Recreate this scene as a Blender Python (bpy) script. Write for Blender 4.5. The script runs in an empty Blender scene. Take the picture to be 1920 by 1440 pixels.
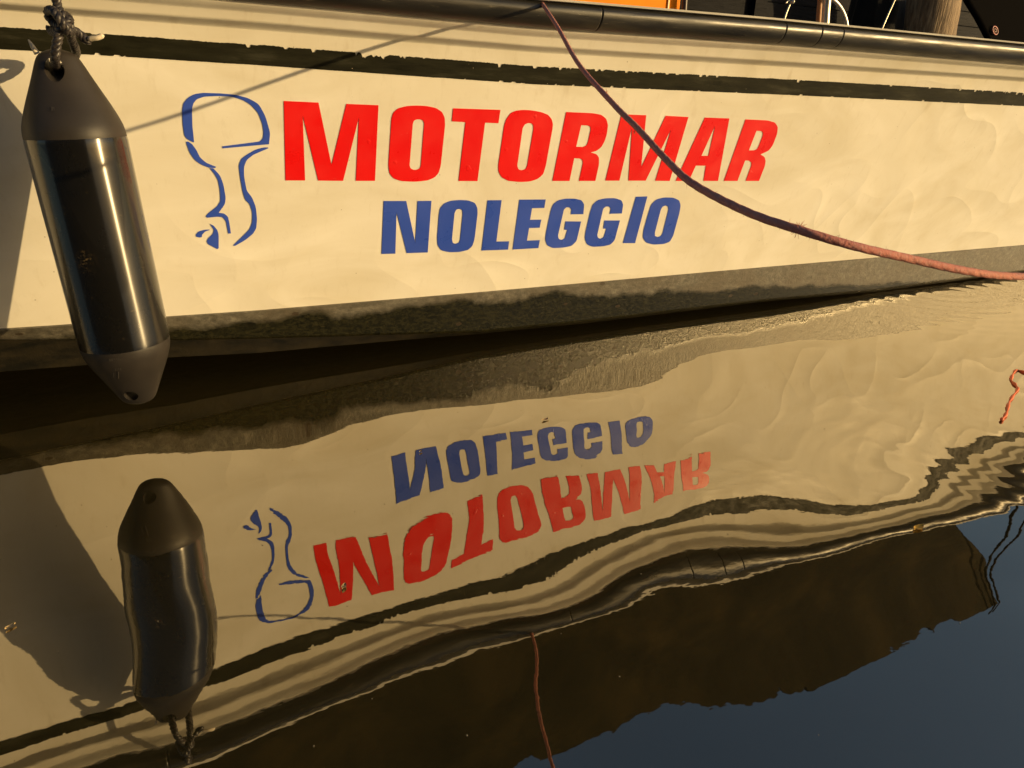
import bpy, bmesh, math, random
import numpy as np
from mathutils import Vector, Matrix
random.seed(7); rng = np.random.default_rng(7)
scene = bpy.context.scene
COL = scene.collection
S = 0.65                     # metres per unit: the eye stands one unit above the water

# ------------------------------------------------------------------ camera
YAW, PITCH, ROLL, FPX = 0.47507721, 0.37276252, 0.02837634, 1310.38
_f = np.array([math.sin(YAW)*math.cos(PITCH), math.cos(YAW)*math.cos(PITCH), -math.sin(PITCH)])
_r = np.array([math.cos(YAW), -math.sin(YAW), 0.0]); _u = np.cross(_r, _f)
_r2 = math.cos(ROLL)*_r + math.sin(ROLL)*_u; _u2 = -math.sin(ROLL)*_r + math.cos(ROLL)*_u
cam_data = bpy.data.cameras.new("camera"); cam = bpy.data.objects.new("camera", cam_data); COL.objects.link(cam)
cam_data.sensor_width = 36.0; cam_data.lens = FPX/1920*36
cam_data.clip_start = 0.02; cam_data.clip_end = 2000
M = Matrix.Identity(4)
for i in range(3):
    M[i][0] = _r2[i]; M[i][1] = _u2[i]; M[i][2] = -_f[i]
M[2][3] = S
cam.matrix_world = M
scene.camera = cam

# ------------------------------------------------------------------ light
SUNV = Vector((1.2, -1.0, 0.22)).normalized()
ELEV = math.asin(SUNV.z); AZ = math.atan2(SUNV.x, SUNV.y)
world = bpy.data.worlds.new("World"); scene.world = world; world.use_nodes = True
wn = world.node_tree.nodes; wl = world.node_tree.links
sky = wn.new('ShaderNodeTexSky'); sky.sky_type = 'NISHITA'; sky.sun_disc = False
sky.sun_elevation = ELEV; sky.sun_rotation = AZ; sky.air_density = 1.0; sky.dust_density = 2.0; sky.ozone_density = 1.6
wl.new(sky.outputs[0], wn['Background'].inputs[0]); wn['Background'].inputs[1].default_value = 0.13
sd = bpy.data.lights.new("sun", 'SUN'); sd.energy = 5.0; sd.angle = math.radians(0.5); sd.color = (1.0, 0.705, 0.325)
sun = bpy.data.objects.new("sun", sd); COL.objects.link(sun)
sun.rotation_euler = SUNV.to_track_quat('Z', 'Y').to_euler()
scene.view_settings.view_transform = 'Standard'; scene.view_settings.look = 'None'
scene.view_settings.gamma = 1.0; scene.view_settings.exposure = -0.15
scene.cycles.blur_glossy = 0.6; scene.cycles.max_bounces = 8
scene.cycles.sample_clamp_indirect = 8.0

# ------------------------------------------------------------------ helpers
def ray(u, v):
    return (u-960)*_r2 - (v-720)*_u2 + FPX*_f
EYE = np.array([0, 0, 1.0])
D0, K0 = 2.83315867, 0.34256655       # the flared topside: y = D0 - off - K0 z
def on_hull(u, v, off=0.0):
    d = ray(u, v); t = (D0-off-K0)/(d[1]+K0*d[2]); return EYE + t*d
def at(u, v, Y):
    d = ray(u, v); return EYE + d*(Y/d[1])
def on_water(u, v, z=0.0):
    d = ray(u, v); return EYE + d*((z-1)/d[2])
def polyz(px, off=None, Y=None):
    P = np.array([on_hull(u, v, off) if Y is None else at(u, v, Y) for u, v in px])
    P = P[np.argsort(P[:, 0])]
    def f(x):
        x = np.asarray(x, float)
        z = np.interp(x, P[:, 0], P[:, 2])
        s1 = (P[-1, 2]-P[-2, 2])/(P[-1, 0]-P[-2, 0]); s0 = (P[1, 2]-P[0, 2])/(P[1, 0]-P[0, 0])
        z = np.where(x > P[-1, 0], P[-1, 2]+s1*.5*(x-P[-1, 0]), z)
        return np.where(x < P[0, 0], P[0, 2]+s0*.3*np.maximum(x-P[0, 0], -1.0), z)
    return f

def mat(name, base=(.8, .8, .8), rough=.5, metal=0.0, spec=.5, coat=0.0):
    m = bpy.data.materials.new(name); m.use_nodes = True
    b = m.node_tree.nodes['Principled BSDF']
    b.inputs['Base Color'].default_value = (*base, 1); b.inputs['Roughness'].default_value = rough
    b.inputs['Metallic'].default_value = metal; b.inputs['Specular IOR Level'].default_value = spec
    b.inputs['Coat Weight'].default_value = coat
    return m
class N:
    """small node-writing helper"""
    def __init__(s, m): s.m = m; s.t = m.node_tree; s.b = s.t.nodes.get('Principled BSDF')
    def new(s, typ, **kw):
        n = s.t.nodes.new(typ)
        for k, v in kw.items(): setattr(n, k, v)
        return n
    def link(s, a, b): s.t.links.new(a, b)
    def coord(s, scale=(1, 1, 1), rot=(0, 0, 0), loc=(0, 0, 0)):
        c = s.new('ShaderNodeTexCoord'); mp = s.new('ShaderNodeMapping')
        mp.inputs['Scale'].default_value = scale; mp.inputs['Rotation'].default_value = rot; mp.inputs['Location'].default_value = loc
        s.link(c.outputs['Object'], mp.inputs[0]); return mp.outputs[0]
    def noise(s, vec, scale, detail=4, rough=.55, dist=0):
        n = s.new('ShaderNodeTexNoise'); n.inputs['Scale'].default_value = scale; n.inputs['Detail'].default_value = detail
        n.inputs['Roughness'].default_value = rough; n.inputs['Distortion'].default_value = dist
        s.link(vec, n.inputs['Vector']); return n.outputs['Fac']
    def ramp(s, fac, stops):
        r = s.new('ShaderNodeValToRGB'); e = r.color_ramp.elements
        while len(e) < len(stops): e.new(.5)
        for q, (p, c) in zip(e, stops):
            q.position = p; q.color = (*c, 1) if isinstance(c, tuple) else (c, c, c, 1)
        s.link(fac, r.inputs[0]); return r.outputs[0]
    def mix(s, fac, a, b):
        n = s.new('ShaderNodeMix', data_type='RGBA')
        for sock, v in ((n.inputs['Factor'], fac), (n.inputs['A'], a), (n.inputs['B'], b)):
            if hasattr(v, 'links'): s.link(v, sock)
            elif isinstance(v, tuple): sock.default_value = (*v, 1)
            else: sock.default_value = v
        return n.outputs['Result']
    def math(s, op, a, b=0.0, c=0.0):
        n = s.new('ShaderNodeMath', operation=op)
        for i, v in enumerate((a, b, c)):
            if hasattr(v, 'links'): s.link(v, n.inputs[i])
            else: n.inputs[i].default_value = v
        return n.outputs[0]
    def bump(s, h, strength, dist=.002, normal=None):
        n = s.new('ShaderNodeBump'); n.inputs['Strength'].default_value = strength; n.inputs['Distance'].default_value = dist
        s.link(h, n.inputs['Height'])
        if normal: s.link(normal, n.inputs['Normal'])
        return n.outputs[0]
    def base(s, c): s.link(c, s.b.inputs['Base Color'])
    def rough(s, c): s.link(c, s.b.inputs['Roughness'])
    def normal(s, c): s.link(c, s.b.inputs['Normal'])

def tag(o, label=None, cat=None, group=None, kind=None):
    if label: o['label'] = label
    if cat: o['category'] = cat
    if group: o['group'] = group
    if kind: o['kind'] = kind
    return o
def empty(name, loc, label=None, cat=None, group=None):
    o = bpy.data.objects.new(name, None); o.empty_display_size = .05; COL.objects.link(o)
    o.location = Vector(loc)*S; tag(o, label, cat, group); bpy.context.view_layer.update(); return o
def make(name, verts, faces, m, parent=None, smooth=False, label=None):
    """verts in eye units; linked as ONE mesh object whose origin sits on its own vertices' base"""
    V = np.asarray(verts, float)*S
    me = bpy.data.meshes.new(name); me.from_pydata([tuple(v) for v in V], [], [tuple(int(i) for i in f) for f in faces])
    me.materials.append(m); me.update()
    if smooth: me.polygons.foreach_set('use_smooth', [True]*len(me.polygons))
    o = bpy.data.objects.new(name, me); COL.objects.link(o)
    if parent is not None:
        o.parent = parent; o.matrix_parent_inverse = parent.matrix_world.inverted()
    if label: o['label'] = label
    return o
def grid_faces(nr, nc, flip=False, wrap=False):
    F = []
    for j in range(nr-1):
        for i in range(nc if wrap else nc-1):
            a, b = j*nc+i, j*nc+(i+1) % nc; c, d = b+nc, a+nc
            F.append((a, d, c, b) if flip else (a, b, c, d))
    return F
def frames(P):
    P = np.asarray(P, float); T = np.gradient(P, axis=0); T /= np.linalg.norm(T, axis=1)[:, None]
    n = np.cross(T[0], [0, 0, 1.0]); 
    if np.linalg.norm(n) < 1e-3: n = np.cross(T[0], [1.0, 0, 0])
    n /= np.linalg.norm(n); Ns = [n]
    for i in range(1, len(P)):
        n = n - T[i]*(n@T[i]); n /= np.linalg.norm(n); Ns.append(n)
    Ns = np.array(Ns); return P, T, Ns, np.cross(T, Ns)
def tube(P, rad, seg=12, cap=True):
    P, T, A, B = frames(P); rad = np.broadcast_to(rad, (len(P),))
    th = np.linspace(0, 2*math.pi, seg, endpoint=False)
    V = (P[:, None]+rad[:, None, None]*(A[:, None]*np.cos(th)[None, :, None]+B[:, None]*np.sin(th)[None, :, None])).reshape(-1, 3)
    F = grid_faces(len(P), seg, wrap=True)
    V = V.tolist()
    if cap:
        F.append(tuple(range(seg))[::-1]); F.append(tuple(range((len(P)-1)*seg, len(P)*seg)))
    return V, F
def merge(*parts):
    V, F = [], []
    for v, f in parts:
        n = len(V); V += [list(q) for q in v]; F += [tuple(i+n for i in q) for q in f]
    return V, F
def catmull(P, n=12):
    P = np.asarray(P, float); Q = np.vstack([2*P[0]-P[1], P, 2*P[-1]-P[-2]]); out = []
    for i in range(1, len(Q)-2):
        for t in np.linspace(0, 1, n, endpoint=False):
            a, b, c, d = Q[i-1], Q[i], Q[i+1], Q[i+2]
            out.append(.5*((2*b)+(c-a)*t+(2*a-5*b+4*c-d)*t*t+(3*b-a-3*c+d)*t**3))
    out.append(P[-1]); return np.array(out)
def resample(P, step):
    P = np.asarray(P, float); s = np.r_[0, np.cumsum(np.linalg.norm(np.diff(P, axis=0), axis=1))]
    q = np.linspace(0, s[-1], max(4, int(s[-1]/step))); return np.stack([np.interp(q, s, P[:, k]) for k in range(3)], 1)
def twisted(P, rad, pitch, strands=3, seg=8, step=None, off=.52, fat=.56):
    P = resample(P, step or pitch/10); P, T, A, B = frames(P)
    s = np.r_[0, np.cumsum(np.linalg.norm(np.diff(P, axis=0), axis=1))]
    out = []
    for k in range(strands):
        a = s/pitch*2*math.pi+k*2*math.pi/strands
        C = P+rad*off*(A*np.cos(a)[:, None]+B*np.sin(a)[:, None])
        out.append(tube(C, rad*fat, seg))
    return merge(*out)
def box(c0, c1):
    x0, y0, z0 = c0; x1, y1, z1 = c1
    V = [(x, y, z) for z in (z0, z1) for y in (y0, y1) for x in (x0, x1)]
    return V, [(0, 2, 3, 1), (4, 5, 7, 6), (0, 1, 5, 4), (2, 6, 7, 3), (0, 4, 6, 2), (1, 3, 7, 5)]
def bevel(o, w, seg=2):
    md = o.modifiers.new('bevel', 'BEVEL'); md.width = w; md.segments = seg; md.limit_method = 'ANGLE'; return o

RIPPLE = '''2,0,-3,-4,-5,-2,4,17,37,61,78,54,-73,-302,-487,-479,-275,-114,97,452,694,795,786,765,763,743,534,-16,-496,-760,-793,-679,-505,-342,-219,-143,-102,-78,-54,-31,-14,-3,3,5,5,4,3,2,1,1,0,0,0,0,0,0,0,0,0,0,0,0,0,0,0,0,0,0,0,0,0,0,0,1,-2,-5,-8,-10,-10,-8,-2,8,22,42,46,-44,-259,-448,-469,-249,-210,-108,244,392,408,375,364,387,439,389,-41,-328,-488,-499,-432,-325,-232,-164,-127,-111,-100,-72,-44,-22,-8,-1,2,2,2,1,1,0,0,0,0,0,0,0,0,0,0,0,0,0,0,0,0,0,0,0,0,0,0,0,0,0,0,-3,-6,-10,-13,-13,-14,-15,-18,-23,-28,-56,-103,-138,-146,-241,-245,-313,-189,-78,-98,-95,-81,-69,-55,-19,-16,88,212,152,45,-71,-103,-126,-128,-128,-127,-123,-87,-52,-27,-12,-4,-1,0,0,0,0,0,0,0,0,0,0,0,0,0,0,0,0,0,0,0,0,0,0,0,0,0,0,0,0,0,-1,-3,-7,-10,-13,-11,-12,-9,-9,4,-8,4,-5,-182,-402,-416,-223,-283,-158,45,112,132,54,88,82,154,76,32,-165,-246,-239,-276,-187,-168,-135,-126,-121,-112,-79,-48,-26,-13,-6,-3,-1,-1,-1,-1,-1,-1,-1,0,0,0,0,0,0,0,0,0,0,0,0,0,0,0,0,0,0,0,0,0,0,-1,-3,-6,-9,-12,-14,-14,-6,-17,5,-11,161,-46,-188,-56,-269,-646,-515,43,217,-47,-52,-21,-54,31,58,92,-32,-202,-454,-597,-655,-582,-380,-161,-93,-78,-71,-53,-34,-19,-10,-6,-3,-3,-2,-2,-2,-1,-1,-1,0,0,0,0,0,0,0,0,0,0,0,0,0,0,0,0,0,0,0,0,0,0,0,-2,-4,-6,-10,-11,-10,-50,-159,-254,78,165,-153,-167,-42,6,-172,-230,-4,270,477,310,166,97,-154,-301,-362,-451,-610,-724,-673,-668,-572,-350,-117,-64,-48,-39,-28,-17,-10,-5,-3,-3,-2,-2,-2,-2,-1,-1,0,0,0,0,0,0,0,0,0,0,0,0,0,0,0,0,0,0,0,0,0,0,0,1,0,-1,-2,-2,-3,-10,-51,-131,-181,56,97,-108,-68,56,143,86,-169,-156,268,650,840,782,459,174,-102,-449,-894,-1451,-1380,-1055,-856,-711,-520,-290,-143,-68,-31,-11,-2,2,3,2,1,0,-1,-1,-1,0,0,0,0,0,0,0,0,0,0,0,0,0,0,0,0,0,0,0,0,0,0,0,0,0,2,2,2,3,5,7,7,-4,-16,-16,-146,-289,-290,90,157,254,166,152,113,339,830,1005,973,1114,824,416,141,-541,-1110,-1192,-1020,-847,-628,-517,-385,-204,-87,-24,6,19,21,19,14,10,7,4,3,2,2,1,1,1,1,1,1,0,0,0,0,0,0,0,0,0,0,0,0,0,0,0,0,0,0,2,3,4,6,9,13,17,23,33,46,24,54,-209,-117,331,142,-197,-97,368,620,700,1171,1237,1333,978,579,175,-288,-681,-815,-761,-644,-496,-398,-295,-163,-58,8,42,54,54,47,37,27,19,14,9,7,5,4,3,2,2,1,1,1,1,0,0,0,0,0,0,0,0,0,0,0,0,0,0,0,0,2,3,4,5,7,9,10,12,15,15,-10,-62,-174,-65,420,393,-28,-69,308,858,810,1165,1172,1171,1014,752,323,-32,-327,-474,-490,-433,-344,-264,-177,-77,13,75,106,115,108,92,73,54,39,27,19,13,9,6,4,3,2,2,2,1,1,1,0,0,0,0,0,0,0,0,0,0,0,0,0,0,0,1,2,2,2,0,-5,-14,-28,-44,-62,-90,-151,-242,-162,156,250,171,201,549,1032,1130,1299,1264,1276,1377,1259,687,239,-73,-248,-306,-289,-232,-161,-78,18,109,174,203,204,186,156,121,89,62,42,28,18,11,6,3,2,2,2,2,2,1,1,0,0,0,0,0,0,0,0,0,0,0,0,0,0,0,0,0,0,-2,-8,-21,-45,-82,-128,-167,-181,-203,-341,-304,34,307,273,211,444,880,1185,1358,1330,1290,1103,944,630,282,-3,-180,-250,-242,-186,-107,-11,106,223,301,324,313,278,226,169,119,80,51,31,17,7,1,-1,-1,0,1,2,2,1,1,1,0,0,0,0,0,0,0,0,0,0,0,0,0,0,-2,-1,-2,-5,-12,-30,-65,-127,-215,-298,-317,-314,-366,-270,57,404,413,457,623,913,1197,1275,1149,968,699,562,390,117,-125,-275,-320,-285,-198,-97,24,177,343,439,437,406,349,270,188,121,72,38,17,2,-8,-13,-14,-10,-5,-1,1,2,2,1,1,0,0,0,0,0,0,0,0,0,0,0,0,0,0,-3,-3,-2,-3,-7,-20,-52,-120,-240,-386,-421,-420,-406,-327,-179,-18,63,274,500,730,939,941,793,585,348,131,-98,-305,-431,-499,-474,-379,-230,-103,32,213,438,529,459,401,323,218,122,53,9,-18,-30,-38,-43,-43,-36,-24,-13,-5,-1,1,2,1,1,1,0,0,0,0,0,0,0,0,0,0,0,0,0,-5,-3,-1,3,8,13,12,-11,-87,-238,-295,-326,-381,-443,-536,-660,-418,-38,264,489,570,509,358,139,-145,-439,-674,-782,-776,-730,-601,-429,-195,-68,47,206,432,405,234,144,53,-47,-106,-136,-143,-139,-124,-113,-101,-88,-67,-42,-22,-10,-3,1,2,2,1,1,0,0,0,0,0,0,0,0,0,0,0,0,0,-6,-3,1,10,27,57,105,178,275,336,196,78,-134,-351,-518,-606,-427,-108,159,348,330,233,91,-98,-330,-563,-741,-821,-805,-684,-498,-234,7,83,164,281,378,204,4,-117,-211,-291,-331,-339,-322,-289,-246,-208,-171,-135,-94,-55,-28,-12,-3,0,2,2,1,1,0,0,0,0,0,0,0,0,0,0,0,0,0,-7,-4,2,14,38,82,154,262,394,480,385,236,21,-196,-356,-417,-316,-117,66,180,166,86,-27,-167,-327,-481,-592,-633,-591,-456,-251,16,170,207,248,302,292,126,-51,-175,-262,-321,-348,-350,-331,-297,-256,-215,-173,-132,-90,-53,-27,-11,-3,1,2,2,1,1,0,0,0,0,0,0,0,0,0,0,0,0,0,-8,-5,1,14,38,81,149,244,346,405,355,240,80,-82,-202,-248,-200,-93,14,76,70,18,-58,-149,-247,-337,-397,-409,-362,-251,-92,83,187,218,232,237,193,76,-52,-151,-217,-258,-276,-274,-258,-231,-199,-166,-132,-99,-67,-39,-20,-8,-1,1,2,2,1,1,0,0,0,0,0,0,0,0,0,0,0,0,0,-8,-6,-1,9,28,62,114,181,248,283,259,187,85,-20,-98,-131,-113,-60,-6,27,24,-6,-50,-102,-156,-202,-230,-227,-189,-113,-11,91,153,174,175,161,118,43,-39,-104,-149,-174,-184,-181,-168,-150,-129,-106,-83,-61,-41,-23,-11,-3,1,2,2,2,1,1,0,0,0,0,0,0,0,0,0,0,0,0,0,-8,-6,-4,3,16,38,72,114,153,175,164,124,66,6,-41,-62,-57,-34,-7,8,7,-8,-31,-57,-83,-104,-113,-107,-80,-35,22,76,109,120,115,99,68,23,-24,-62,-88,-102,-105,-102,-94,-82,-69,-56,-43,-30,-19,-10,-3,1,2,3,2,2,1,0,0,0,0,0,0,0,0,0,0,0,0,0,0,-7,-7,-6,-2,5,18,37,61,83,95,91,72,42,11,-13,-26,-25,-15,-4,3,3,-3,-13,-24,-34,-42,-44,-38,-22,2,30,56,70,73,67,55,36,11,-13,-32,-45,-50,-51,-47,-42,-35,-29,-22,-16,-10,-5,-1,2,3,3,3,2,1,1,0,0,0,0,0,0,0,0,0,0,0,0,0,0,-6,-6,-6,-5,-2,4,13,26,37,44,44,36,23,8,-3,-9,-9,-5,0,3,4,2,-1,-4,-7,-9,-8,-4,4,15,27,36,41,40,35,27,17,5,-6,-14,-18,-19,-18,-15,-12,-8,-5,-2,0,1,3,4,4,4,3,2,2,1,1,0,0,0,0,0,0,0,0,0,0,0,0,0,0,-4,-5,-6,-6,-6,-4,0,6,11,15,16,14,9,4,0,-2,-2,0,2,4,5,5,5,5,5,6,7,9,12,16,19,21,21,19,15,11,6,1,-2,-4,-4,-3,-1,1,3,5,6,6,6,6,6,5,4,3,3,2,1,1,0,0,0,0,0,0,0,0,0,0,0,0,0,0,0,-3,-4,-5,-6,-7,-6,-5,-3,-1,1,2,2,2,1,0,0,0,2,3,4,4,5,6,7,8,9,10,11,12,12,12,11,9,7,5,2,1,0,0,0,2,4,6,7,8,9,9,8,8,7,6,5,4,3,2,1,1,0,0,0,0,0,0,0,0,0,0,0,0,0,0,0,0,-1,-2,-3,-5,-6,-6,-7,-6,-5,-4,-3,-2,-2,-1,0,0,1,2,2,3,4,4,5,7,8,8,9,9,8,8,6,5,3,1,-1,-1,-2,-1,0,2,3,5,7,8,9,9,8,7,7,5,4,3,3,2,1,1,0,0,0,0,0,0,0,0,0,0,0,0,0,0,0,0,0,0,-1,-2,-3,-4,-5,-6,-6,-6,-5,-5,-4,-3,-2,-1,0,1,1,2,2,2,3,4,5,5,6,6,6,5,4,2,1,-1,-2,-3,-3,-2,-1,0,2,3,5,6,6,7,6,6,5,4,4,3,2,1,1,1,0,0,0,0,0,0,0,0,0,0,0,0,0,0,0,0,0,0,1,0,-1,-2,-2,-3,-4,-5,-5,-5,-4,-4,-3,-2,-1,0,0,1,1,1,1,1,2,2,3,3,3,2,2,1,0,-2,-3,-3,-4,-3,-3,-2,0,1,2,3,4,4,4,4,3,3,2,2,1,1,0,0,0,0,0,0,0,0,0,0,0,0,0,0,0,0,0,0,0,0,0,2,1,1,0,-1,-2,-2,-3,-3,-3,-3,-3,-2,-2,-1,0,0,0,0,0,0,0,0,0,0,0,0,0,-1,-2,-3,-3,-4,-4,-4,-4,-3,-2,-1,0,1,1,2,2,2,1,1,1,0,0,0,-1,-1,-1,-1,-1,-1,0,0,0,0,0,0,0,0,0,0,0,0,0,0,0,0'''

# ------------------------------------------------------------------ water
X0, X1, Y0, Y1, SP, NXC, NYC = -1.4, 7.0, 0.6, 3.6, 0.12, 73, 28
HC = np.array([int(v) for v in RIPPLE.split(',')], float).reshape(NYC, NXC)*1e-5
def bsw(t, n):
    i = np.clip(np.floor(t).astype(int), 0, n-4); f = np.clip(t-i, 0, 1)
    return i, np.stack([(1-f)**3, 3*f**3-6*f**2+4, -3*f**3+3*f**2+3*f+1, f**3])/6
def swell(x, y):
    ix, wx = bsw((x-X0)/SP, NXC); iy, wy = bsw((y-Y0)/SP, NYC)
    z = np.zeros((len(y), len(x)))
    for b in range(4):
        for a in range(4):
            z += wy[b][:, None]*wx[a][None, :]*HC[(iy+b)[:, None], (ix+a)[None, :]]
    return z
def graded(lo, hi, step, far):
    core = list(np.arange(lo, hi+1e-6, step)); s = step
    a = core[0]; left = []
    while a > -far: s *= 1.18; a -= s; left.append(a)
    a = core[-1]; s = step; right = []
    while a < far: s *= 1.18; a += s; right.append(a)
    return np.array(left[::-1]+core+right)
gx = graded(-1.38, 6.9, .022, 260); gy = graded(.62, 3.5, .022, 260)
xc = np.clip(gx, -1.38, 6.9); yc = np.clip(gy, .62, 3.5)
Z = swell(xc, yc)
dx = np.abs(gx-xc)[None, :]; dy = np.abs(gy-yc)[:, None]
fade = np.exp(-(np.hypot(dx, dy)/.5)**2); Z = Z*fade
GX, GY = np.meshgrid(gx, gy)
calm = 1-fade
Z += calm*.006*(np.sin(GX*2.1+GY*.7)+np.sin(GX*.9-GY*1.7+2))*np.exp(-np.hypot(dx, dy)/40)
# short capillary ripples spreading from where the hull edge touches the water
rx, ry = GX-4.5, GY-2.62; rr = np.hypot(rx, ry*1.4)
Z += .0013*np.sin(rr*40+1.5*np.sin(rx*5))*np.exp(-(rr/.85)**2)*np.clip((GX-2.6)/1.2, 0, 1)
# tight zigzag wavelets where the wake of the rope crosses the mirrored rail
cz = on_water(1800, 890); zx, zy = GX-cz[0], GY-cz[1]
Z += .00013*np.sin(52*zx+9*zy+2.2*np.sin(zy*9+zx*5)+1.3*np.sin(zx*13))*np.exp(-((zx-.35)/.65)**2-(zy/.5)**2)
Z += .00005*np.sin(101*zx-14*zy)*np.exp(-((zx-.5)/.6)**2-(zy/.45)**2)
m = mat('water', (.012, .0095, .003), .03)
n = N(m); m.node_tree.nodes.remove(n.b)
out = m.node_tree.nodes['Material Output']
v = n.coord((1, 1, 1))
n1 = n.noise(v, 7, 2, .4); n2 = n.noise(n.coord((1, 1.6, 1)), 38, 2, .5)
hsum = n.math('ADD', n.math('MULTIPLY', n1, 1.0), n.math('MULTIPLY', n2, .06))
nb = n.bump(hsum, .10, .004)
gl = n.new('ShaderNodeBsdfGlossy'); gl.inputs['Roughness'].default_value = .012; gl.inputs['Color'].default_value = (1, .94, .82, 1)
n.link(nb, gl.inputs['Normal'])
df = n.new('ShaderNodeBsdfDiffuse'); df.inputs['Color'].default_value = (.026, .021, .0075, 1)
fr = n.new('ShaderNodeFresnel'); fr.inputs['IOR'].default_value = 1.6; n.link(nb, fr.inputs['Normal'])
fac = n.math('MULTIPLY_ADD', fr.outputs[0], 1.0, .255)
mx = n.new('ShaderNodeMixShader'); n.link(fac, mx.inputs[0]); n.link(df.outputs[0], mx.inputs[1]); n.link(gl.outputs[0], mx.inputs[2])
n.link(mx.outputs[0], out.inputs[0])
V = np.stack([GX, GY, Z], -1).reshape(-1, 3)
water = make('water', V, grid_faces(len(gy), len(gx)), m, smooth=True)
tag(water, kind='structure')

# ------------------------------------------------------------------ boat
boat = empty('motorboat', (3.0, 4.2, 0), 'long cream white motorboat hull with red and blue rental lettering and black rub rail', 'boat')
XA, XB = -4.0, 12.0
m_gel = mat('gelcoat', (.80, .775, .70), .32, spec=.14)
n = N(m_gel); v = n.coord((.5, 1, 2.2))
c = n.ramp(n.noise(n.coord((1, 1, 1.7), rot=(0, .5, 0)), 2.6, 6, .55, 1.2), [(.3, (.72, .675, .56)), (.5, (.79, .755, .66)), (.68, (.85, .82, .74))])  # mottled yellowing, also painted in for light rippling off the water
sp = n.new('ShaderNodeTexVoronoi'); sp.inputs['Scale'].default_value = 24; n.link(n.coord(), sp.inputs['Vector'])
speck = n.math('LESS_THAN', sp.outputs['Distance'], .035)
c = n.mix(n.math('MULTIPLY', speck, .55), c, (.16, .11, .06))
st = n.noise(n.coord((9, 9, .9)), 6, 5, .7)
c = n.mix(n.math('MULTIPLY', n.ramp(st, [(.56, 0.0), (.75, 1.0)]), .16), c, (.45, .38, .25))
drip = n.noise(n.coord((1, 1, .05)), 26, 3, .6)
topf = n.new('ShaderNodeMapRange'); n.link(n.new('ShaderNodeSeparateXYZ').outputs[2], topf.inputs['Value'])
_sx = topf.inputs['Value'].links[0].from_node; n.link(n.new('ShaderNodeNewGeometry').outputs['Position'], _sx.inputs[0])
for i_, v_ in ((1, .78*S), (2, 1.12*S), (3, 0.0), (4, 1.0)): topf.inputs[i_].default_value = v_
c = n.mix(n.math('MULTIPLY', n.math('MULTIPLY', n.ramp(drip, [(.58, 0.0), (.72, 1.0)]), topf.outputs[0]), .22), c, (.42, .33, .2))
sc2 = n.noise(n.coord((40, 40, 2), rot=(0, .25, 0)), 5, 3, .8)
c = n.mix(n.math('MULTIPLY', n.ramp(sc2, [(.70, 0.0), (.74, 1.0)]), .22), c, (.35, .28, .18))
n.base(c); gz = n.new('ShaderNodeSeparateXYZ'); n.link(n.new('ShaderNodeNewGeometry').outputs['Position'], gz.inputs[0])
def ridge(scale, sx, rot, dist):
    q = n.noise(n.coord((sx, 1, 1), rot=(0, rot, 0)), scale, 0, .45, dist)
    q = n.math('ABSOLUTE', n.math('SUBTRACT', q, .5)); q = n.math('SUBTRACT', 1.0, n.math('MULTIPLY', q, 6.5))
    return n.math('POWER', n.math('MAXIMUM', q, 0.0), 2.0)
low_ = n.new('ShaderNodeMapRange'); n.link(gz.outputs['Z'], low_.inputs['Value'])
for i_, v_ in ((1, .74*S), (2, .30*S), (3, 0.0), (4, 1.0)): low_.inputs[i_].default_value = v_
right_ = n.new('ShaderNodeMapRange'); n.link(gz.outputs['X'], right_.inputs['Value'])
for i_, v_ in ((1, 1.0*S), (2, 3.2*S), (3, 0.0), (4, .75)): right_.inputs[i_].default_value = v_
amt = n.math('MINIMUM', n.math('ADD', n.math('MULTIPLY', low_.outputs[0], .8), n.math('ADD', right_.outputs[0], .12)), 1.0)
web = n.math('ADD', ridge(3.4, .7, .5, .5), n.math('MULTIPLY', ridge(5.2, .6, -.4, .6), .6))
patch = n.ramp(n.noise(n.coord(), 2.6, 2), [(.38, .15), (.6, 1.0)])
hh = n.math('ADD', n.math('MULTIPLY', n.math('MULTIPLY', web, amt), patch), n.math('MULTIPLY', n.noise(n.coord((1, 1, 1)), 2.2, 2, .4), 1.2))
n.normal(n.bump(hh, 1.0, .0026))
n.rough(n.ramp(n.noise(v, 14, 3), [(.3, .36), (.7, .52)]))
xs = np.unique(np.r_[np.linspace(XA, -1, 10), np.arange(-1, 6.5, .06), np.linspace(6.5, XB, 20)])
rows = [
 ('chinetop', polyz([(0, 616), (128, 608), (315, 593), (480, 582), (900, 547.5), (1440, 500), (1920, 459)], 0), 0),
 ('stripebot', polyz([(0, 92), (480, 122), (1000, 158), (1500, 179), (1920, 199)], 0), 0),
 ('stripetop', polyz([(0, 50), (480, 84), (1000, 124), (1500, 150), (1920, 174)], 0), 0),
 ('shbot', polyz([(0, 20), (480, 57), (1000, 99), (1500, 128), (1920, 154)], 0), 0),
 ('shtop', polyz([(0, 7), (480, 42), (1000, 87), (1500, 118), (1920, 146)], .04), .04),
 ('lipbot', polyz([(480, 20), (1000, 66), (1500, 97), (1920, 130)], .075), .075),
 ('railbot', polyz([(480, 5), (1000, 53), (1500, 87), (1920, 122)], .085), .085),
 ('railtop', polyz([(1000, 2), (1440, 39), (1920, 85)], .085), .085)]
RZ = {k: (f, o) for k, f, o in rows}
def hull_pt(x, z, off): return (x, D0-off-K0*z, z)
def ribbon(rowlist, xs, bow=True):
    V = []
    for z, off in rowlist:
        z = z(xs) if callable(z) else z
        V += [hull_pt(x, zz, off) for x, zz in zip(xs, z)]
    return V, grid_faces(len(rowlist), len(xs))
f = {k: RZ[k][0] for k in RZ}
def lerp(a, b, t): return lambda x: f[a](x)*(1-t)+f[b](x)*t
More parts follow.
